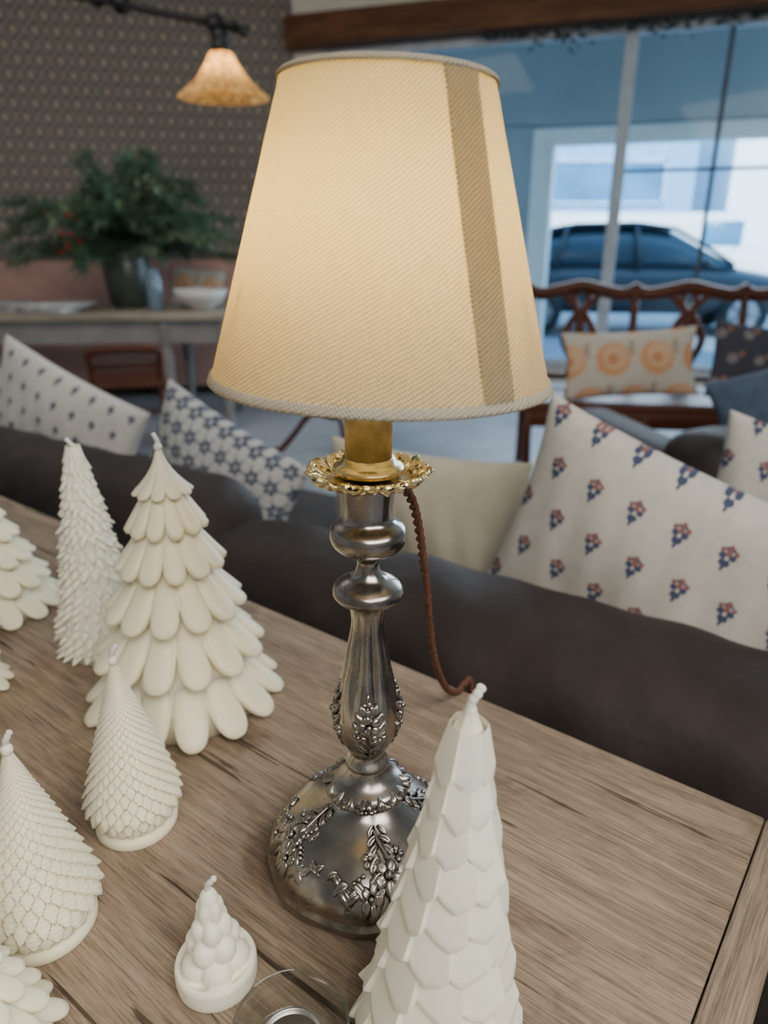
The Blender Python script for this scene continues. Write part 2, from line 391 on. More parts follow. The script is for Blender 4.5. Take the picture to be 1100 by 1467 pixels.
b = B(); b.box((0, 0, 1.05), (4.2, 1.9, 1.35), .18, segs=4).box((2.3, 0, .75), (1.0, 1.8, .75), .2, segs=4)
b.obj('body', white_paint, van)
b = B(); b.box((1.75, -.93, 1.35), (.8, .06, .45), .02).box((.2, -.95, .9), (1.4, .04, .22), .01).box((2.12, 0, 1.35), (.12, 1.5, .45), .03); b.obj('glazing', blueglass, van)
b = B()
for x in (-1.3, 1.9):
    for y in (-.85, .85):
        th = np.linspace(0, 2*PI, 24, endpoint=False)
        b.grid(np.array([[(x+r*math.cos(t), y+q, .34+r*math.sin(t)) for t in th] for (r, q) in [(.02, -.12), (.3, -.12), (.34, -.08), (.34, .08), (.3, .12), (.02, .12)]]), cv=True)
b.obj('wheels', iron, van)

# ------------------------------------------------------------------ MAIN TABLE
tb = empty('oak_table', (.335, .491, 0), (0, 0, math.atan2(.610, -.792)))
B().box((1.016, .31, T-.02), (2.03, .62, .04), .002).obj('top_plank_1', oak, tb, angle=.5)
B().box((1.016, .765, T-.02), (2.03, .288, .04), .002).obj('top_plank_2', oak, tb, angle=.5)
oakend = wood('oak_breadboard', (.24, .18, .13), (.45, .355, .26), 1.5, .74, (22, 1.2, 22))
B().box((-.0155, .454, T-.02), (.031, .910, .04), .003).obj('breadboard_end', oakend, tb, angle=.5)
lg = B()
for x in (.07, 1.93):
    for y in (.08, .83): lg.box((x, y, .355), (.07, .07, .71), .006)
lg.box((1.0, .08, .66), (1.8, .03, .1)).box((1.0, .83, .66), (1.8, .03, .1)).box((.07, .455, .66), (.03, .72, .1)).box((1.93, .455, .66), (.03, .72, .1))
lg.obj('legs_and_apron', oak, tb, angle=.5)

# ------------------------------------------------------------------ LAMP
lx, ly = -.0144, .4509
lamp = empty('table_lamp', (lx, ly, T+.0008), (0, .0125, 0))
base_prof = [(.0, .0005), (.074, .0005), (.079, .003), (.0805, .007), (.0795, .011), (.0775, .013), (.0772, .017), (.0755, .024), (.071, .032), (.064, .039), (.055, .0445), (.045, .049), (.036, .053), (.028, .058), (.0225, .063), (.020, .068)]
def bz(r):
    a = np.array(base_prof[4:]); return float(np.interp(-r, -a[:, 0], a[:, 1]))
def lobed(th, r, z): return r*(1+.012*np.cos(8*th)*np.clip((r-.03)/.05, 0, 1))
sb = B(); sb.lathe(base_prof, 128, lobed, cap=True)
stem = [(.020, .066), (.0265, .070), (.0300, .0745), (.0285, .079), (.022, .083), (.0175, .088), (.0150, .094), (.0165, .097), (.0150, .100), (.0128, .104), (.0130, .108), (.0165, .113), (.0205, .121), (.0235, .132), (.0242, .143), (.0228, .155), (.0198, .168), (.0165, .182), (.0142, .196), (.0122, .208), (.0112, .217), (.0116, .224), (.0128, .230), (.0150, .234), (.0205, .237), (.0243, .2405), (.0248, .2435), (.0235, .2475), (.0185, .251), (.0125, .254), (.0090, .259), (.0078, .264), (.0085, .268), (.0125, .271), (.0180, .274), (.0235, .278), (.0262, .283), (.0265, .288), (.0245, .292), (.0190, .2955), (.0168, .2985), (.0165, .303), (.0175, .316), (.0188, .3235), (.0192, .3265), (.016, .327)]
sp_ = [tuple(p) for p in catmull(stem, 3)]
def flute(th, r, z):
    k = (max(0, 1-abs(z-.195)/.045)**.6*.20)+(max(0, 1-abs(z-.31)/.014)*.03)
    return r*(1+k*(np.abs(np.cos(4*th+.3))-.6))
sb.lathe(sp_, 144, flute, cap=True)
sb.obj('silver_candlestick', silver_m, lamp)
sa = np.array(stem)
def rz(z): return float(np.interp(z, sa[:, 1], sa[:, 0]))
def s_base(p, h):
    r = math.hypot(p[0], p[1]); r2 = min(r, .0772); k = r2/max(r, 1e-6)
    over = max(0, r-.0772)
    sl = np.clip((r2-.045)/.032, 0, 1)*.9
    return (p[0]*k*(1+h*math.sin(sl)/r2), p[1]*k*(1+h*math.sin(sl)/r2), bz(r2)-over+h*math.cos(sl))
def s_bulb(p, h):
    t = p[0]/.023; r = rz(p[1])+h; return (r*math.cos(t), r*math.sin(t), p[1])
bo = np.array([(.020, .3285), (.026, .3278), (.031, .3280), (.035, .3302), (.0395, .3325), (.043, .3320)])
def s_bob(p, h):
    r = math.hypot(p[0], p[1]); return (p[0], p[1], float(np.interp(r, bo[:, 0], bo[:, 1]))+h)
def leafc(bld, surf, c, ang, l, w, h, rnd=False, vein=.45, curl=.0):
    ca, sn = math.cos(ang), math.sin(ang); rows = []
    for u in np.linspace(-1, 1, 11):
        half = w*((1-u*u)**.5 if rnd else (1-u*u)**.75*(1-.3*u)*(1+.13*math.sin(11*u)))
        row = []
        for v in np.linspace(-1, 1, 9):
            x = u*l; y = v*half+curl*(u*u)*l
            p = (c[0]+x*ca-y*sn, c[1]+x*sn+y*ca)
            hh = h*math.sqrt(max(0, 1-v*v))*(1-abs(u)**3)**.5*(1-vein*math.exp(-(v/.2)**2)) - .0003
            row.append(surf(p, hh))
        rows.append(row)
    bld.grid(np.array(rows))
def flowerc(bld, surf, c, s, h, n=5):
    a0 = rng.rand()*6
    for k in range(n):
        a = a0+k*2*PI/n
        leafc(bld, surf, (c[0]+math.cos(a)*s*.58, c[1]+math.sin(a)*s*.58), a, s*.46, s*.42, h, True, .25)
    q = surf(c, h*.7); bld.sphere(q, s*.26, None, 8, 6)
orn = B()
for th0 in (-1.32, -2.80, .15, 1.75):
    def P(r, dt): return (r*math.cos(th0+dt), r*math.sin(th0+dt))
    for k, r in enumerate((.072, .063, .054, .046, .039, .033)):
        sc = 1-.09*k
        for sg in (-1, 1):
            ang = th0+PI+sg*(.85+.15*math.sin(k*2)); c = P(r-.001, sg*(.0080*sc)/r)
            leafc(orn, s_base, c, ang, .0088*sc, .0043*sc, .0032, curl=.15*sg)
    path = [s_base(P(r, .10*math.sin((.075-r)*90)), .0012) for r in np.linspace(.075, .030, 16)]
    orn.tube(path, .0014, 6)
    flowerc(orn, s_base, P(.061, .03), .0112, .0042); flowerc(orn, s_base, P(.071, -.18), .0082, .0036); flowerc(orn, s_base, P(.070, .21), .0082, .0036)
    flowerc(orn, s_base, P(.050, -.18), .0068, .0030); flowerc(orn, s_base, P(.049, .22), .0064, .0030)
    for sg in (-1, 1):
        for k in range(6):
            q = k/5; c = P(.0665+.0045*math.sin(q*5), sg*(.31+.34*q)); tang = th0+sg*(.31+.34*q)+sg*PI/2
            leafc(orn, s_base, c, tang+(.6 if k % 2 else -.5), .0080*(1-.4*q), .0038*(1-.3*q), .0028, curl=.2)
        pth = [s_base(P(.0665+.003*math.sin(q*6), sg*(.2+.5*q)), .0006) for q in np.linspace(0, 1, 14)]
        orn.tube(pth, [.0011*(1-.5*i/13) for i in range(14)], 6)
        for k in range(3):
            orn.sphere(s_base(P(.0600+.002*k, sg*(.27+.05*k)), .001), .0020, None, 8, 6)
def s_col(p, h):
    t = p[0]/.029; z = p[1]; r = float(np.interp(z, [.066, .0700, .0745, .0790, .083], [.0225, .0278, .0305, .0290, .0235]))+h
    return (r*math.cos(t), r*math.sin(t), z)
for k in range(16):
    t = k*2*PI/16*.029
    leafc(orn, s_col, (t, .0755), PI/2+.5*math.sin(k*1.7), .0062, .0044, .0040, curl=.2)
    leafc(orn, s_col, (t+.0057, .0715), -PI/2+.4, .0050, .0038, .0036)
    if k % 4 == 0: flowerc(orn, s_col, (t, .0755), .0060, .0052)
for th0 in (-1.50, -3.07, .07, 1.64):
    x0 = th0*.023
    for k in range(6):
        z = .116+.0085*k; sc = math.sin(PI*(k+1.2)/7.5)
        for sg in (-1, 1):
            leafc(orn, s_bulb, (x0+sg*.0074*sc, z), PI/2-sg*(.75), .0076*sc+.001, .0037*sc+.0005, .0030, curl=.15*sg)
    orn.tube([s_bulb((x0+.0015*math.sin(q*6), .108+.062*q), .0006) for q in np.linspace(0, 1, 16)], .0011, 6)
    flowerc(orn, s_bulb, (x0, .146), .0090, .0040); flowerc(orn, s_bulb, (x0+.0070, .134), .0064, .0034); flowerc(orn, s_bulb, (x0-.0070, .137), .0064, .0034); flowerc(orn, s_bulb, (x0-.001, .160), .0052, .0028)
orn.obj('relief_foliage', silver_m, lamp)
gb_ = B(); n = 144; th = np.linspace(0, 2*PI, n, endpoint=False); rows = []
for (r, z, am) in [(.014, .329, 0), (.020, .3285, 0), (.026, .3275, .1), (.031, .3275, .4), (.035, .3300, .8), (.0392, .3325, 1), (.0402, .3315, 1), (.036, .3270, .9), (.031, .3250, .4), (.024, .3252, .1), (.014, .3262, 0)]:
    rr = r*(1+.055*am*np.cos(9*th)+.03*am*np.cos(27*th+1)); zz = z+.0016*am*np.cos(9*th+.5)+.0010*am*np.sin(22*th)
    rows.append(np.stack([rr*np.cos(th), rr*np.sin(th), zz], 1))
gb_.grid(np.stack(rows), cv=True)
for k in range(18):
    a = k*2*PI/18
    leafc(gb_, s_bob, (.0345*math.cos(a), .0345*math.sin(a)), a+.5*(-1)**k, .0072, .0036, .0030, curl=.25)
    leafc(gb_, s_bob, (.0385*math.cos(a+.17), .0385*math.sin(a+.17)), a+.17+PI/2, .0048, .0026, .0024, curl=.3)
    if k % 3 == 0: flowerc(gb_, s_bob, (.034*math.cos(a+.17), .034*math.sin(a+.17)), .0055, .0034)
gb_.lathe([(.0, .331), (.0225, .331), (.0238, .3325), (.0232, .335), (.0205, .3362), (.018, .3375), (.0172, .341)], 64)
gb_.obj('brass_bobeche', gold_m, lamp)
B().lathe([(.0155, .336), (.0155, .425), (.013, .427), (.0, .427)], 48).obj('candle_sleeve', goldpaper, lamp)
B().lathe([(.010, .427), (.012, .43), (.012, .445), (.006, .449)], 24).obj('bulb_holder', gold_m, lamp)
bm_, bnt, bb = new_mat('bulb_glass'); bb.inputs['Base Color'].default_value = (1, .85, .6, 1)
bb.inputs['Emission Color'].default_value = (1, .76, .42, 1); bb.inputs['Emission Strength'].default_value = 112
B().lathe([(.006, .449), (.011, .456), (.0135, .467), (.0125, .480), (.008, .492), (.003, .500)], 24).obj('bulb', bm_, lamp)
sh = empty('shade', (.0072, 0, .391)); sh.parent = lamp; sh.rotation_euler = (0, .014, 0)
RB, RT, SH = .1045, .0585, .1655
ns = 160; nz = 30
ths = np.linspace(0, 2*PI, ns+1)+PI/2; b = B(); uv = []; rows = []
for z in np.linspace(0, SH, nz):
    r = RB+(RT-RB)*z/SH
    rows.append(np.stack([r*np.cos(ths), r*np.sin(ths), np.full(ns+1, z)], 1)); uv += [(t*.085, z) for t in ths]
b.grid(np.stack(rows)); b.obj('linen_cone', shade_m, sh, uv=uv)
b = B(); uv = []; rows = []
for z in np.linspace(.001, SH-.001, 40):
    f = z/SH; r = RB+(RT-RB)*f+.0016
    t0 = -PI/2+.55-.09*f; w = .21+.17*f; ts = t0+np.concatenate([[0, .006], np.linspace(.02, w, 12)])
    rr = r+np.concatenate([[-.0014], np.zeros(12), [-.0014]])
    rows.append(np.stack([rr*np.cos(ts), rr*np.sin(ts), np.full(14, z)], 1)); uv += [(t*.085, z*1.02) for t in ts]
b.grid(np.stack(rows)); b.obj('seam_overlap', seam_m, sh, uv=uv)
def band(R0, z0, R1, z1, name):
    b = B(); rows = []; uv = []; ths = np.linspace(0, 2*PI, 161)
    prof = [(R0-.0006, z0), (R0+.0008, z0-.0003), (R0+.0018, z0+.0012*(1 if z1 > z0 else -1)), ((R0+R1)/2+.0018, (z0+z1)/2), (R1+.0016, z1), (R1+.0001, z1+.0004)]
    for r, z in prof:
        rows.append(np.stack([r*np.cos(ths), r*np.sin(ths), np.full(161, z)], 1)); uv += [(t*.085, z) for t in ths]
    b.grid(np.stack(rows)); b.obj(name, shade_edge, sh, uv=uv)
sl = (RT-RB)/SH
band(RB, -.0003, RB+sl*.005, .005, 'bottom_binding'); band(RT, SH+.0003, RT-sl*.0035, SH-.0035, 'top_binding')
sw = B()
for k in range(3):
    a = k*2*PI/3+PI/2; sw.tube([(.013*math.cos(a)-.0075, .013*math.sin(a), .046), (.08*math.cos(a), .08*math.sin(a), .054), ((RB-.0165)*math.cos(a), (RB-.0165)*math.sin(a), .056)], .0010, 6)
sw.tube([(.013*math.cos(t)-.0075, .013*math.sin(t), .046) for t in np.linspace(0, 2*PI, 25)], .0015, 6)
sw.obj('shade_carrier', gold_m, sh)
path = catmull([(.010, .012, .318), (.022, .030, .312), (.034, .050, .285), (.045, .075, .22), (.058, .115, .12), (.076, .165, .050), (.094, .210, .012), (.106, .238, .0035), (.116, .256, -.02), (.120, .264, -.2), (.12, .262, -.45)], 22)
cd = B()
dists = [0]
for i in range(1, len(path)): dists.append(dists[-1]+np.linalg.norm(path[i]-path[i-1]))
for ph in (0, PI):
    pts = []
    for i, p in enumerate(path):
        d = path[min(i+1, len(path)-1)]-path[max(i-1, 0)]; d = d/np.linalg.norm(d)
        a = np.cross(d, [1, 0, .2]); a /= np.linalg.norm(a); b2 = np.cross(d, a); t = dists[i]*2*PI/.017+ph
        pts.append(p+(a*math.cos(t)+b2*math.sin(t))*.0019)
    cd.tube([tuple(p) for p in pts], .0021, 7)
cd.obj('twisted_cord', simple('brown_braid', (.10, .035, .018), .7, 0, .3, 300, .5, .0004, 900), lamp)

# ------------------------------------------------------------------ CANDLE TREES
def wick(e, z, lean=.3, h=.014, r=.0022):
    p = catmull([(0, 0, z-.006), (0, 0, z+h*.3), (h*lean*.6, -.001, z+h*.7), (h*lean*1.4, 0, z+h)], 5)
    b = B(); b.tube([tuple(q) for q in p], [r*(1+.15*math.sin(i*2)) for i in range(len(p)-1)]+[r*.6], 8); b.obj('wick', wick_m, e)
def tier(b, zt, zb, ri, ro, Np, phase=0, lobe=.3, groove=.25, thick=.006, sp=10, flare=1.3, jit=0, shape='round', rows=10, gp=1.5):
    n = Np*sp; th = np.arange(n)/n*2*PI
    q = (th*Np/(2*PI)+phase); fr = q-np.floor(q); idx = np.floor(q).astype(int) % Np
    phi = fr*2-1
    jr = rng.randn(Np)*jit; jz = rng.randn(Np)*jit
    if shape == 'round': e = np.sqrt(np.clip(1-np.abs(phi)**2.4, 0, 1))
    elif shape == 'facet':
        sk = rng.uniform(-.4, .4, Np)[idx]; e = np.clip(1.0-.6*np.abs(phi-sk)-.3*np.abs(phi)**6, 0, 1)
    elif shape == 'point': e = 1-np.abs(phi)**1.3
    ln = 1-lobe*(1-e)+jz[idx]*.5
    pw = 2*PI*ro/Np
    R = []
    for s in np.linspace(0, 1, rows):
        sl = s*ln; r = ri+(ro-ri)*sl**flare+groove*pw*(e-.7)*s**gp+jr[idx]*ro*s
        if shape == 'facet': r = (ri+(ro-ri)*sl**flare+jr[idx]*ro*s)/np.maximum(np.cos(phi*PI/Np*.85), .5)*.985+.050*ro*phi*s
        z = zt+(zb-zt)*sl; R.append((r, z))
    r, z = R[-1]
    R.append((r-thick*.12, z-thick*.35)); R.append((r-thick*.5, z-thick*.45)); R.append((r-thick*1.1, z-thick*.1)); R.append((r*.4, z+(zt-zb)*.35))
    b.grid(np.stack([np.stack([r*np.cos(th), r*np.sin(th), np.maximum(z, .0005)], 1) for r, z in R]), cv=True)
def petal_tree(name, loc, s=(1, 1, 1), rot=0, mat=wax):
    e = empty(name, loc, (0, 0, rot), s); b = B()
    b.lathe([(.0, .0008), (.080, .0008), (.078, .02), (.05, .10), (.02, .2), (.004, .26)], 40)
    zb = [.243, .208, .168, .120, .068, .010]; ro = [.0290, .0395, .0540, .0700, .0860, .1020]; nn = [10, 11, 12, 12, 13, 14]
    zt = [.289, .258, .224, .184, .140, .088]; lb = [.14, .25, .27, .30, .33, .40]
    for i in range(6):
        tier(b, zt[i], zb[i], .0028 if i == 0 else ro[i-1]*(.40 if i < 5 else .46), ro[i], nn[i], .5*i, lb[i], .14 if i == 0 else .22+.02*i, .005 if i == 0 else .012, 14, 1.9 if i == 0 else 1.08, rows=16, gp=1.5 if i < 3 else 1.2)
    b.sphere((0, 0, .287), (.0042, .0042, .004))
    b.obj('wax_body', mat, e); wick(e, .289, -.2, .012); return e
petal_tree('tree_candle', (-.2175, .6667, T), (1, 1, 1), .1)
petal_tree('tree_candle', (-.533, .874, T), (.85, .85, .64), .5)
petal_tree('tree_candle', (-.252, .290, T), (.53, .53, .46), .2)
petal_tree('tree_candle', (-.475, .68, T), (.52, .52, .5), .9)

def scale_tree(name, loc, H, RM, Ncol, amp, rot=0, mat=wax, ribs=0):
    e = empty(name, loc, (0, 0, rot)); b = B()
    n = Ncol*11; th = np.arange(n)/n*2*PI; z0 = .010
    def Rq(q):
        R = RM*(min(1, ((1-q)/.84))**.92)
        if q < .16: R = RM*(1-.30*((.16-q)/.16)**2)
        return R
    qs = np.linspace(0, 1, 1500); dd = [0]
    for i in range(1, 1500): dd.append(dd[-1]+(qs[1]-qs[0])*(H-z0)*1.75*Ncol/(2*PI*max(Rq(qs[i]), RM*.22)))
    Dm = dd[-1]; m = int(Dm*8); rows = []
    for j in range(m+1):
        d = Dm*j/m; q = float(np.interp(d, dd, qs)); z = z0+(H-z0)*q; R = Rq(q)
        c = th/(2*PI)*Ncol
        a = c+d*.5; bb_ = c-d*.5
        fa = a-np.floor(a); fb = bb_-np.floor(bb_)
        h = np.power((1-fa)*fb, .55)
        rr = R*(1-amp*.4)+amp*max(R, RM*.25)*h
        if ribs: rr = rr+.0003*np.sin((1-fa+fb)*2*PI*2.5)*min(1, R/RM*1.5)
        rows.append(np.stack([rr*np.cos(th), rr*np.sin(th), np.full(n, z)-.12*amp*R*h], 1))
    b.grid(np.stack(rows), cv=True)
    b.sphere((0, 0, H-.001), (RM*.10, RM*.10, .005))
    b.lathe([(.0, .0006), (RM*.84, .0006), (RM*.88, .003), (RM*.88, .007), (RM*.84, .010), (RM*.70, .0115), (RM*.6, .03)], 64)
    b.obj('wax_body', mat, e, angle=.9); wick(e, H, .25, .013); return e
scale_tree('fir_cone_candle', (-.214, .486, T), .165, .0385, 20, .15, .2)
scale_tree('fir_cone_candle', (-.2497, .3870, T), .160, .0410, 18, .16, .5, ribs=1)
e = empty('shaggy_fir_candle', (-.348, .775, T)); b = B()
b.lathe([(.0, .0006), (.046, .0006), (.046, .02), (.03, .12), (.008, .24), (.003, .252)], 32)
for i in range(24):
    q = i/23; z = .240-.234*q; r = .012+.042*q**.85
    tier(b, z+.018, z, r*.65, r, 12+i//2, rng.rand(), .40, .34, .004, 7, 1.2, .05, 'point', 6)
b.sphere((0, 0, .252), (.004, .004, .005)); b.obj('wax_body', wax2, e); wick(e, .254, -.4, .012)
e = empty('faceted_fir_candle', (.0325, .307, T), (0, math.radians(3.2), .4)); b = B()
b.lathe([(.0, .002), (.034, .002), (.032, .03), (.016, .13), (.004, .225), (.002, .240)], 32)
zb = [.224, .204, .183, .161, .138, .115, .091, .067, .043, .019, .004]
for i, z in enumerate(zb):
    f = (.224-z)/.220
    r = .0118+(.0545-.0118)*f**.93
    zt = z+.034 if i else .247
    pi_ = max(0, f-.125)
    ri = (.0118+(.0427)*pi_**.93)*.84 if i else .0030
    tier(b, zt, z, ri, r, 6 if i < 2 else (8 if i < 6 else 9), rng.rand(), .32, .05, .0045, 18, 1.0 if i else 1.15, .018, 'facet', 9)
b.sphere((0, 0, .246), (.0035, .0035, .004))
b.obj('wax_body', wax2, e, angle=.8); wick(e, .246, .3, .014, .0026)
e = empty('mini_tree_candle', (-.1143, .3463, T)); b = B()
b.lathe([(.0, .0006), (.024, .0006), (.0268, .003), (.0275, .008), (.0275, .017), (.0262, .0200), (.0235, .0195), (.021, .016), (.0, .015)], 56)
for i in range(4):
    z = .018+.0140*i; r = .0215*(1-i/5.0)
    for k in range(5):
        a = k*PI/2.5+i*.6; b.sphere((r*.58*math.cos(a), r*.58*math.sin(a), z+.004), (r*.52, r*.52, .0095), None, 14, 9)
b.sphere((0, 0, .071), (.0066, .0066, .0110), None, 14, 9); b.lathe([(.014, .012), (.010, .045), (.004, .07)], 20)
o = b.obj('wax_body', wax2, e)
rm = o.modifiers.new('blend', 'REMESH'); rm.mode = 'VOXEL'; rm.voxel_size = .0009; rm.use_smooth_shade = True
sm = o.modifiers.new('soft', 'SMOOTH'); sm.iterations = 4; sm.factor = .5
wick(e, .080, .35, .012, .0020)
e = empty('glass_votive_holder', (-.0567, .2947, T))
gm2, gn2, gp = new_mat('clear_glass'); gn2.nodes.remove(gp)
t1 = N(gn2, 'ShaderNodeBsdfTransparent'); g1 = N(gn2, 'ShaderNodeBsdfGlossy'); g1.inputs['Roughness'].default_value = .05
lw = N(gn2, 'ShaderNodeLayerWeight'); lw.inputs['Blend'].default_value = .5
L(gn2, ramp(gn2, lw.outputs['Facing'], [(.0, (.98, .99, .985)), (.6, (.93, .955, .945)), (1, (.62, .67, .65))]), t1.inputs[0])
m1 = N(gn2, 'ShaderNodeMixShader'); L(gn2, math_n(gn2, 'MULTIPLY_ADD', math_n(gn2, 'POWER', lw.outputs['Facing'], 2.5), .45, .05), m1.inputs[0])
L(gn2, t1.outputs[0], m1.inputs[1]); L(gn2, g1.outputs[0], m1.inputs[2]); L(gn2, m1.outputs[0], gn2.nodes['Material Output'].inputs[0])
b = B().lathe([(.0, .0006), (.029, .0006), (.0325, .003), (.0348, .015), (.0357, .0295), (.0352, .0307), (.0344, .0300), (.0334, .015), (.031, .0052), (.0285, .0032), (.0, .0032)], 72, cap=False)
b.tube([(.0351*math.cos(t), .0351*math.sin(t), .0303) for t in np.linspace(0, 2*PI, 73)], .0010, 8)
b.obj('glass_cup', gm2, e)
B().lathe([(.0, .0040), (.0185, .0040), (.019, .006), (.0192, .0165), (.0198, .0170), (.0186, .0165), (.0182, .0125), (.0, .0120)], 48, cap=False).obj('tealight_tin', simple('tin', (.6, .59, .56), .35, 1), e)
B().lathe([(.0, .0050), (.0178, .0050), (.0178, .0132), (.004, .0135), (.0, .0145)], 40, cap=False).obj('tealight_wax', simple('dark_wax', (.12, .10, .08), .3), e)

# ------------------------------------------------------------------ SOFAS
def sofa(name, loc, ang, x0, x1, arm_l=True, arm_r=True, backh=.71, depth=.82):
    e = empty(name, loc, (0, 0, ang)); Lx = x1-x0; cx = (x0+x1)/2
    b = B()
    nx = 160; prof = [(math.copysign(abs(math.cos(a))**.75, math.cos(a)), math.copysign(abs(math.sin(a))**.8, math.sin(a))) for a in np.linspace(0, 2*PI, 48, endpoint=False)]
    rows = []
    for i, u in enumerate(np.linspace(-1, 1, nx)):
        de = (1-abs(u))*Lx/2
        endk = math.sqrt(max(.02, 1-(max(0, .11-de)/.11)**2))*.75+.25 if de < .11 else 1
        x = cx+u*Lx/2; wv = 1+.008*math.sin(x*9)+.006*math.sin(x*23+1)
        rows.append([(x, .145*p*endk*wv+.003*math.sin(x*31+q*3), backh-.135+.135*q*endk*wv+.0018*math.sin(x*47+p*5)) for p, q in prof])
    P = np.array(rows); o0 = b.n; b.grid(P, cv=True); m = 48
    b.f.append(tuple(o0+i for i in range(m))); b.f.append(tuple(o0+(nx-1)*m+i for i in range(m))[::-1])
    b.box((cx, .0, .28), (Lx-.03, .22, .42), .03, segs=3)
    b.box((cx, depth/2, .20), (Lx-.02, depth, .20), .03, segs=3)
    if arm_l: b.box((x0+.10, depth/2, .34), (.2, depth+.1, .46), .07, segs=5)
    if arm_r: b.box((x1-.10, depth/2, .34), (.2, depth+.1, .46), .07, segs=5)
    b.tube([(x0+.02, -.115, backh-.245), (x1-.02, -.115, backh-.245)], .007, 8)
    b.obj('frame', sofa_m, e, angle=.8)
    c = B(); nC = max(1, int(round(Lx/.75))); w = (Lx-.04)/nC
    for i in range(nC):
        c.box((x0+.02+w*(i+.5), .14+(depth-.14)/2, .365), (w-.01, depth-.15, .14), .05, segs=4)
    c.obj('seat_cushions', sofa_seat_m, e)
    l = B()
    for x in (x0+.1, x1-.1):
        for y in (-.08, depth-.08): l.lathe([(.018, .0), (.025, .11)], 12, c=(x, y, 0))
    l.obj('feet', mahog, e)
    return e
sofa('sofa', (.060, .990, 0), math.atan2(-.557, .83), -.45, 1.9, False, True, .745)
sofa('sofa', (-.605, 1.572, 0), math.atan2(-.53, .85), -1.8, .36, True, False, .745)
sofa('armchair', (1.35, 2.25, 0), math.atan2(.2, 1), -.45, .5, True, True, .66, .75)

def pillow(name, c, nrm, w, h, t, roll, mat, n=44):
    nv = Vector(nrm).normalized(); right = Vector((0, 0, 1)).cross(nv).normalized(); up = nv.cross(right)
    ro = math.radians(roll); r2 = right*math.cos(ro)-up*math.sin(ro); u2 = right*math.sin(ro)+up*math.cos(ro)
    b = B(); uv = []
    g = np.linspace(-1, 1, n); g = np.sign(g)*(1-(1-np.abs(g))**1.3)
    ph = rng.rand(4)*6
    for side in (1, -1):
        rows = []
        for v in g:
            row = []
            for u in g:
                x = w/2*u*(1-.09*(1-v*v)); y = h/2*v*(1-.09*(1-u*u))
                th = t/2*(max(0, (1-u*u))*max(0, (1-v*v)))**.42
                th *= 1+.07*math.sin(5*u+ph[0])*math.sin(4*v+ph[1])
                th += .0025*math.sin(22*u+ph[2]+3*v)*(1-abs(v))*min(1, (1-abs(u))*6)
                row.append((x*side, y, side*th)); uv.append((x*side+.3, y+.3))
            rows.append(row)
        b.grid(np.array(rows))
    o = b.obj(name, mat, uv=uv)
    bm = bmesh.new(); bm.from_mesh(o.data); bmesh.ops.remove_doubles(bm, verts=bm.verts, dist=.0002); bm.to_mesh(o.data); bm.free()
    M = Matrix((r2, u2, nv)).transposed().to_4x4(); M.translation = Vector(c); o.matrix_world = M
    return o
fn = (-.557, -.83, .05)
pillow('floral_throw_pillow', (.462, 1.090, .670), fn, .60, .46, .17, 17, floral)
pillow('floral_throw_pillow', (.86, 1.27, .655), (-.5, -.85, .1), .5, .44, .15, 8, floral)
pillow('cream_lumbar_pillow', (.085, 1.47, .615), fn, .50, .38, .14, -2, linen)
pillow('sprig_throw_pillow', (-1.00, 2.16, .65), (-.4, -.9, .15), .60, .42, .16, 19, sprig)
pillow('sprig_throw_pillow', (-1.47, 2.36, .655), (-.3, -.9, .15), .5, .44, .14, 8, sprig)
pillow('medallion_throw_pillow', (-.445, 1.80, .605), (-.53, -.85, .15), .52, .39, .15, 19, navyround)
pillow('slate_blue_pillow', (1.40, 2.46, .64), (-.4, -.9, .2), .45, .38, .14, -22, bluepill)

# ------------------------------------------------------------------ SETTEE + pillows
st = empty('mahogany_settee', (1.60, 3.70, 0), (0, 0, -.12))
b = B(); Ws = 1.75
b.box((0, 0, .42), (Ws, .52, .07), .015, segs=3)
b.box((0, -.25, .37), (Ws-.05, .03, .08), .008)
nb = 3; cw = Ws/nb
for i in range(nb+1):
    x = -Ws/2+.03+i*(Ws-.06)/nb
    b.tube(catmull([(x, -.24, .40), (x*1.01, -.27, .30), (x, -.245, .15), (x, -.26, .03), (x, -.28, .0)], 5), .024, 8)
    b.tube(catmull([(x, .25, .0), (x, .22, .40), (x, .27, .75), (x, .31, .96)], 6), .022, 8)
for i in range(nb):
    xc = -Ws/2+.03+(i+.5)*(Ws-.06)/nb; hw = cw/2
    pts = catmull([(xc-hw-.01, .32, .965), (xc-hw*.75, .31, .935), (xc-hw*.35, .31, .955), (xc, .31, .975), (xc+hw*.35, .31, .955), (xc+hw*.75, .31, .935), (xc+hw+.01, .32, .965)], 6)
    b.tube([tuple(p) for p in pts], .030, 8, squash=1.2)
    b.tube([(xc-hw, .235, .50), (xc+hw, .235, .50)], .016, 8)
    for sg in (-1, 1):
        b.tube([tuple(p) for p in catmull([(xc+sg*.045, .235, .50), (xc+sg*.035, .245, .58), (xc+sg*.085, .265, .70), (xc+sg*.05, .275, .79), (xc+sg*.02, .285, .85), (xc+sg*.08, .30, .92), (xc+sg*.10, .31, .955)], 6)], .021, 7)
        b.tube([tuple(p) for p in catmull([(xc+sg*.015, .24, .52), (xc+sg*.025, .26, .66), (xc-sg*.01, .275, .78), (xc+sg*.035, .295, .90), (xc+sg*.02, .31, .95)], 6)], .017, 7)
    b.sphere((xc, .27, .72), (.03, .012, .04))
for sg in (-1, 1):
    x = sg*(Ws/2-.02)
    b.tube(catmull([(x, .25, .68), (x*1.02, .05, .70), (x*1.02, -.14, .69), (x, -.2, .66), (x, -.19, .55), (x, -.17, .45)], 6), .02, 8)
b.obj('settee_frame', mahog, st)
pillow('orange_floral_pillow', (1.22, 3.60, .635), (-.12, -1, .35), .66, .34, .14, -4, orangef)
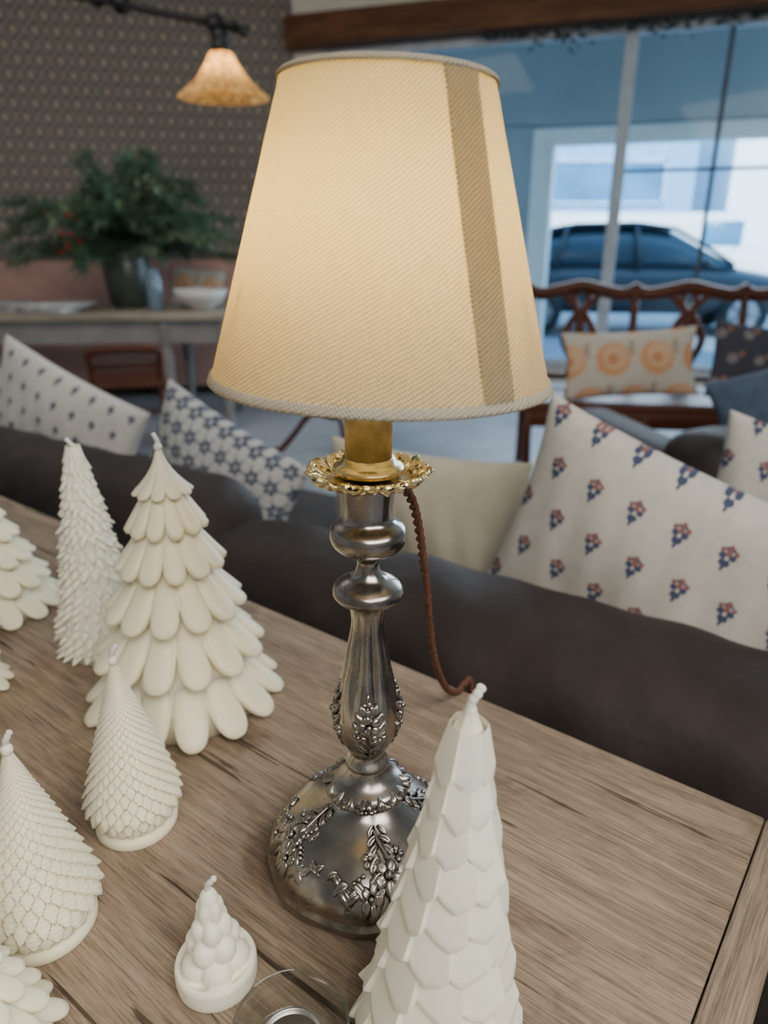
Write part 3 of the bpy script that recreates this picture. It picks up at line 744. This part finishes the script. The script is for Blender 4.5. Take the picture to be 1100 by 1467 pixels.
pillow('dark_floral_pillow', (1.80, 3.52, .65), (-.12, -1, .35), .42, .38, .14, 6, darkprint)

b = B(); b.lathe([(.0, .66), (.30, .66), (.32, .67), (.32, .685), (.30, .69), (.0, .69)], 48)
b.lathe([(.03, .22), (.05, .26), (.03, .32), (.022, .5), (.04, .6), (.06, .66)], 24)
for k in range(3):
    a = k*2*PI/3-1.2; c, s = math.cos(a), math.sin(a)
    b.tube([tuple(p) for p in catmull([(.02*c, .02*s, .24), (.13*c, .13*s, .25), (.24*c, .24*s, .12), (.33*c, .33*s, .02), (.37*c, .37*s, .018)], 6)], .018, 8)
b.obj('pedestal_side_table', mahog, loc=(-.30, 4.15, 0))

# ------------------------------------------------------------------ LONG TABLE + ITEMS
dt = empty('farmhouse_table', (-2.35, 4.97, 0), (0, 0, .06))
b = B(); b.box((0, 0, .75), (2.85, .78, .04), .008); b.obj('top', palewood, dt, angle=.5)
b = B(); b.box((0, -.34, .66), (2.6, .03, .14)).box((0, .34, .66), (2.6, .03, .14)).box((-1.3, 0, .66), (.03, .66, .14)).box((1.3, 0, .66), (.03, .66, .14))
for x in (-1.28, .93, 1.3):
    for y in (-.33, .33):
        b.lathe([(.028, 0), (.035, .04), (.026, .08), (.034, .3), (.042, .52), (.03, .56), (.045, .60), (.045, .73)], 16, c=(x, y, 0))
b.obj('apron_and_legs', simple('pale_grey_paint', (.22, .21, .21), .6), dt, angle=.6)
def sidechair(loc, rot):
    e = empty('bentwood_chair', loc, (0, 0, rot)); b = B()
    b.box((0, 0, .44), (.42, .42, .04), .015, segs=3)
    for sx in (-1, 1):
        b.tube([tuple(p) for p in catmull([(sx*.19, -.19, .43), (sx*.2, -.22, .25), (sx*.18, -.2, .0)], 5)], .022, 8)
        b.tube([tuple(p) for p in catmull([(sx*.19, .26, .0), (sx*.18, .19, .44), (sx*.19, .22, .64)], 5)], .020, 8)
    b.tube([tuple(p) for p in catmull([(-.19, .22, .63), (-.1, .25, .65), (0, .26, .655), (.1, .25, .65), (.19, .22, .63)], 5)], .022, 8)
    b.tube([(-.18, .20, .55), (.18, .20, .55)], .012, 8); b.tube([tuple(p) for p in catmull([(-.19, -.2, .2), (0, -.1, .22), (.19, -.2, .2)], 5)], .012, 8)
    b.obj('chair_frame', mahog, e)
sidechair((-1.50, 4.22, 0), PI+.3)
sidechair((-2.65, 4.15, 0), PI-.2)
bq = empty('pink_banquette', (-2.55, 5.86, 0), (0, 0, math.atan2(.8, 3.9)))
b = B(); b.box((0, .02, .25), (3.3, .40, .36), .03, segs=3).box((0, .14, .74), (3.3, .14, .62), .05, segs=4)
b.obj('banquette_upholstery', pinkv, bq)
pillow('rust_pillow', (-1.45, 5.84, .84), (.1, -1, .2), .42, .32, .12, 5, orangef)
ar = empty('evergreen_arrangement', (-1.74, 5.12, .77))
B().lathe([(.0, .0), (.10, .0), (.125, .03), (.15, .16), (.155, .28), (.135, .34), (.145, .36), (.125, .35), (.12, .25), (.0, .2)], 40, cap=False).obj('vase', vase_m, ar)
lf = B(); l2 = B(); br = B()
for k in range(110):
    a = rng.rand()*2*PI; el = -.05+rng.rand()*1.35; ln = .38+rng.rand()*.38
    if el < .6: ln += .05
    c, s = math.cos(a), math.sin(a); sx = math.cos(el)
    pts = catmull([(0, 0, .28), (c*sx*ln*.3, s*sx*ln*.3, .34+math.sin(el)*ln*.45), (c*sx*ln*.75, s*sx*ln*.7, .36+math.sin(el)*ln*.8), (c*sx*ln*1.05, s*sx*ln*.85, .31+math.sin(el)*ln*.85)], 7)
    tgt = lf if k % 4 else l2
    tgt.tube([tuple(p) for p in pts], .004, 4)
    for i in range(6, len(pts)):
        p = pts[i]; d = pts[i]-pts[i-1]; d /= np.linalg.norm(d)
        for q in range(9 if k % 4 else 4):
            o = rng.randn(3); o -= d*o.dot(d); o /= np.linalg.norm(o); L_ = .10 if k % 4 else .07; wd = .005 if k % 4 else .016
            dirn = d*.7+o*.7; tip = p+dirn*L_*(.6+.6*rng.rand()); sd = np.cross(dirn, o+rng.randn(3)*.3); sd /= np.linalg.norm(sd)+1e-9
            mid = p+dirn*L_*.4
            tgt.add([p, mid+sd*wd, tip, mid-sd*wd], [(0, 1, 2, 3)])
    if k % 11 == 0:
        for q in range(4): br.sphere(tuple(pts[-9]+rng.randn(3)*.025), .016, None, 8, 6)
lf.obj('fir_branches', leaf_m, ar, smooth=False); l2.obj('eucalyptus_stems', leaf2_m, ar, smooth=False); br.obj('berries', berry_m, ar)
B().lathe([(.0, .0), (.07, .0), (.08, .01), (.15, .07), (.185, .13), (.178, .13), (.14, .07), (.0, .02)], 40, cap=False).obj('ceramic_bowl', ceramic, loc=(-1.22, 4.98, .77))
b = B()
for i, (x, y, a) in enumerate([(-.25, 0, .1), (.15, -.05, -.3), (-.2, .02, .4), (.2, 0, .05)]):
    b.box((x, y, .015+(i//2)*.028), (.36, .26, .024), .003, R=rotz(a))
b.obj('magazine_stack', simple('printed_paper', (.35, .36, .38), .5, 0, .6, 9), loc=(-2.30, 4.87, .77), angle=.5)
B().lathe([(.0, 0), (.045, 0), (.05, .01), (.05, .2), (.035, .23), (.035, .26), (.03, .26), (.0, .02)], 24, cap=False).obj('glass_jar', simple('pale_blue_glass', (.15, .22, .3), .1, 0, .1), loc=(-1.50, 4.90, .77))

# ------------------------------------------------------------------ PENDANT
pn = empty('pendant_light', (-.86, 4.4, 1.92))
pm, pnt, pbs = new_mat('amber_glass'); pnt.nodes.remove(pbs)
co = objco(pnt); ff = noise(pnt, 40, 5, co, .7)
cc = ramp(pnt, ff, [(.40, (.30, .13, .035)), (.60, (.95, .62, .24))])
d_ = N(pnt, 'ShaderNodeBsdfDiffuse'); t_ = N(pnt, 'ShaderNodeBsdfTranslucent'); x_ = N(pnt, 'ShaderNodeMixShader'); x_.inputs[0].default_value = .5
L(pnt, cc, d_.inputs[0]); L(pnt, cc, t_.inputs[0]); L(pnt, d_.outputs[0], x_.inputs[1]); L(pnt, t_.outputs[0], x_.inputs[2]); L(pnt, x_.outputs[0], pnt.nodes['Material Output'].inputs[0])
B().lathe([(.24, 0), (.235, .008), (.205, .03), (.16, .065), (.120, .11), (.09, .155), (.07, .19), (.055, .21), (.035, .215)], 96, lambda th, r, z: r*(1+.025*np.cos(24*th)*(r/.24)), cap=False).obj('glass_bell_shade', pm, pn)
b = B(); b.lathe([(.02, .20), (.045, .21), (.05, .24), (.035, .27), (.05, .29), (.03, .32), (.015, .34)], 24)
b.tube([(0, 0, .33), (.06, 0, .34), (.10, 0, .33)], .016, 8)
b.tube([(.12, 0, .31), (-.45, 0, .42), (-1.0, 0, .50)], .018, 8); b.sphere((-.02, 0, .34), .05).sphere((.13, 0, .305), .03)
b.sphere((-.50, 0, .435), .055).sphere((-.62, 0, .45), .04).tube([(-.58, 0, .44), (-.58, 0, 1.17)], .013, 8).lathe([(.06, 1.15), (.06, 1.178)], 20, c=(-.58, 0, 0))
b.obj('iron_bracket', iron, pn)
ld = bpy.data.lights.new('pendant_bulb', 'POINT'); ld.energy = 4.2; ld.color = (1, .74, .42); ld.shadow_soft_size = .04
lo = bpy.data.objects.new('pendant_bulb', ld); scene.collection.objects.link(lo); lo.parent = pn; lo.location = (0, 0, .11)

# ------------------------------------------------------------------ LIGHTS / WORLD
w = bpy.data.worlds.new('World'); scene.world = w; w.use_nodes = True
bg = w.node_tree.nodes['Background']; nt = w.node_tree
tc = N(nt, 'ShaderNodeTexCoord'); spx = N(nt, 'ShaderNodeSeparateXYZ'); L(nt, tc.outputs['Generated'], spx.inputs[0])
L(nt, ramp(nt, spx.outputs[2], [(.0, (.52, .80, 1.0)), (.5, (.30, .58, .95))]), bg.inputs[0]); bg.inputs[1].default_value = 3.5
sd = bpy.data.lights.new('sun', 'SUN'); sd.energy = 10.0; sd.angle = .02; sd.color = (.90, .96, 1)
so = bpy.data.objects.new('sun', sd); scene.collection.objects.link(so)
so.rotation_euler = Vector((-.22, .85, -.45)).to_track_quat('-Z', 'Y').to_euler()
def area(name, loc, tgt, size, en, col):
    a = bpy.data.lights.new(name, 'AREA'); a.shape = 'RECTANGLE'; a.size = size[0]; a.size_y = size[1]; a.energy = en; a.color = col
    o = bpy.data.objects.new(name, a); scene.collection.objects.link(o); o.location = loc
    o.rotation_euler = (Vector(tgt)-Vector(loc)).to_track_quat('-Z', 'Y').to_euler(); return o
area('overhead_fill', (.9, -.9, 3.0), (0, .6, .8), (2.8, 2.0), 175, (1, .95, .87))  # added soft fill from above and behind the camera, no real fixture
area('overhead_fill_rear', (-1.5, 3.2, 3.05), (-1.5, 4.6, .6), (1.8, 1.0), 45, (1, .92, .84))  # added fill lamp for the far end of the room
area('window_daylight', (2.0, 5.2, 1.7), (.5, 1.0, .6), (2.6, 1.8), 90, (.68, .84, 1))

# ------------------------------------------------------------------ CAMERA
cd_ = bpy.data.cameras.new('camera'); cam = bpy.data.objects.new('camera', cd_); scene.collection.objects.link(cam)
cam.location = (0, 0, T+.476); cam.rotation_euler = (math.radians(90-21), 0, 0)
cd_.sensor_fit = 'VERTICAL'; cd_.sensor_height = 36; cd_.sensor_width = 27; cd_.lens = 36*1028/1467
cd_.clip_start = .02; cd_.dof.use_dof = True; cd_.dof.focus_distance = .50; cd_.dof.aperture_fstop = 4.8
scene.camera = cam
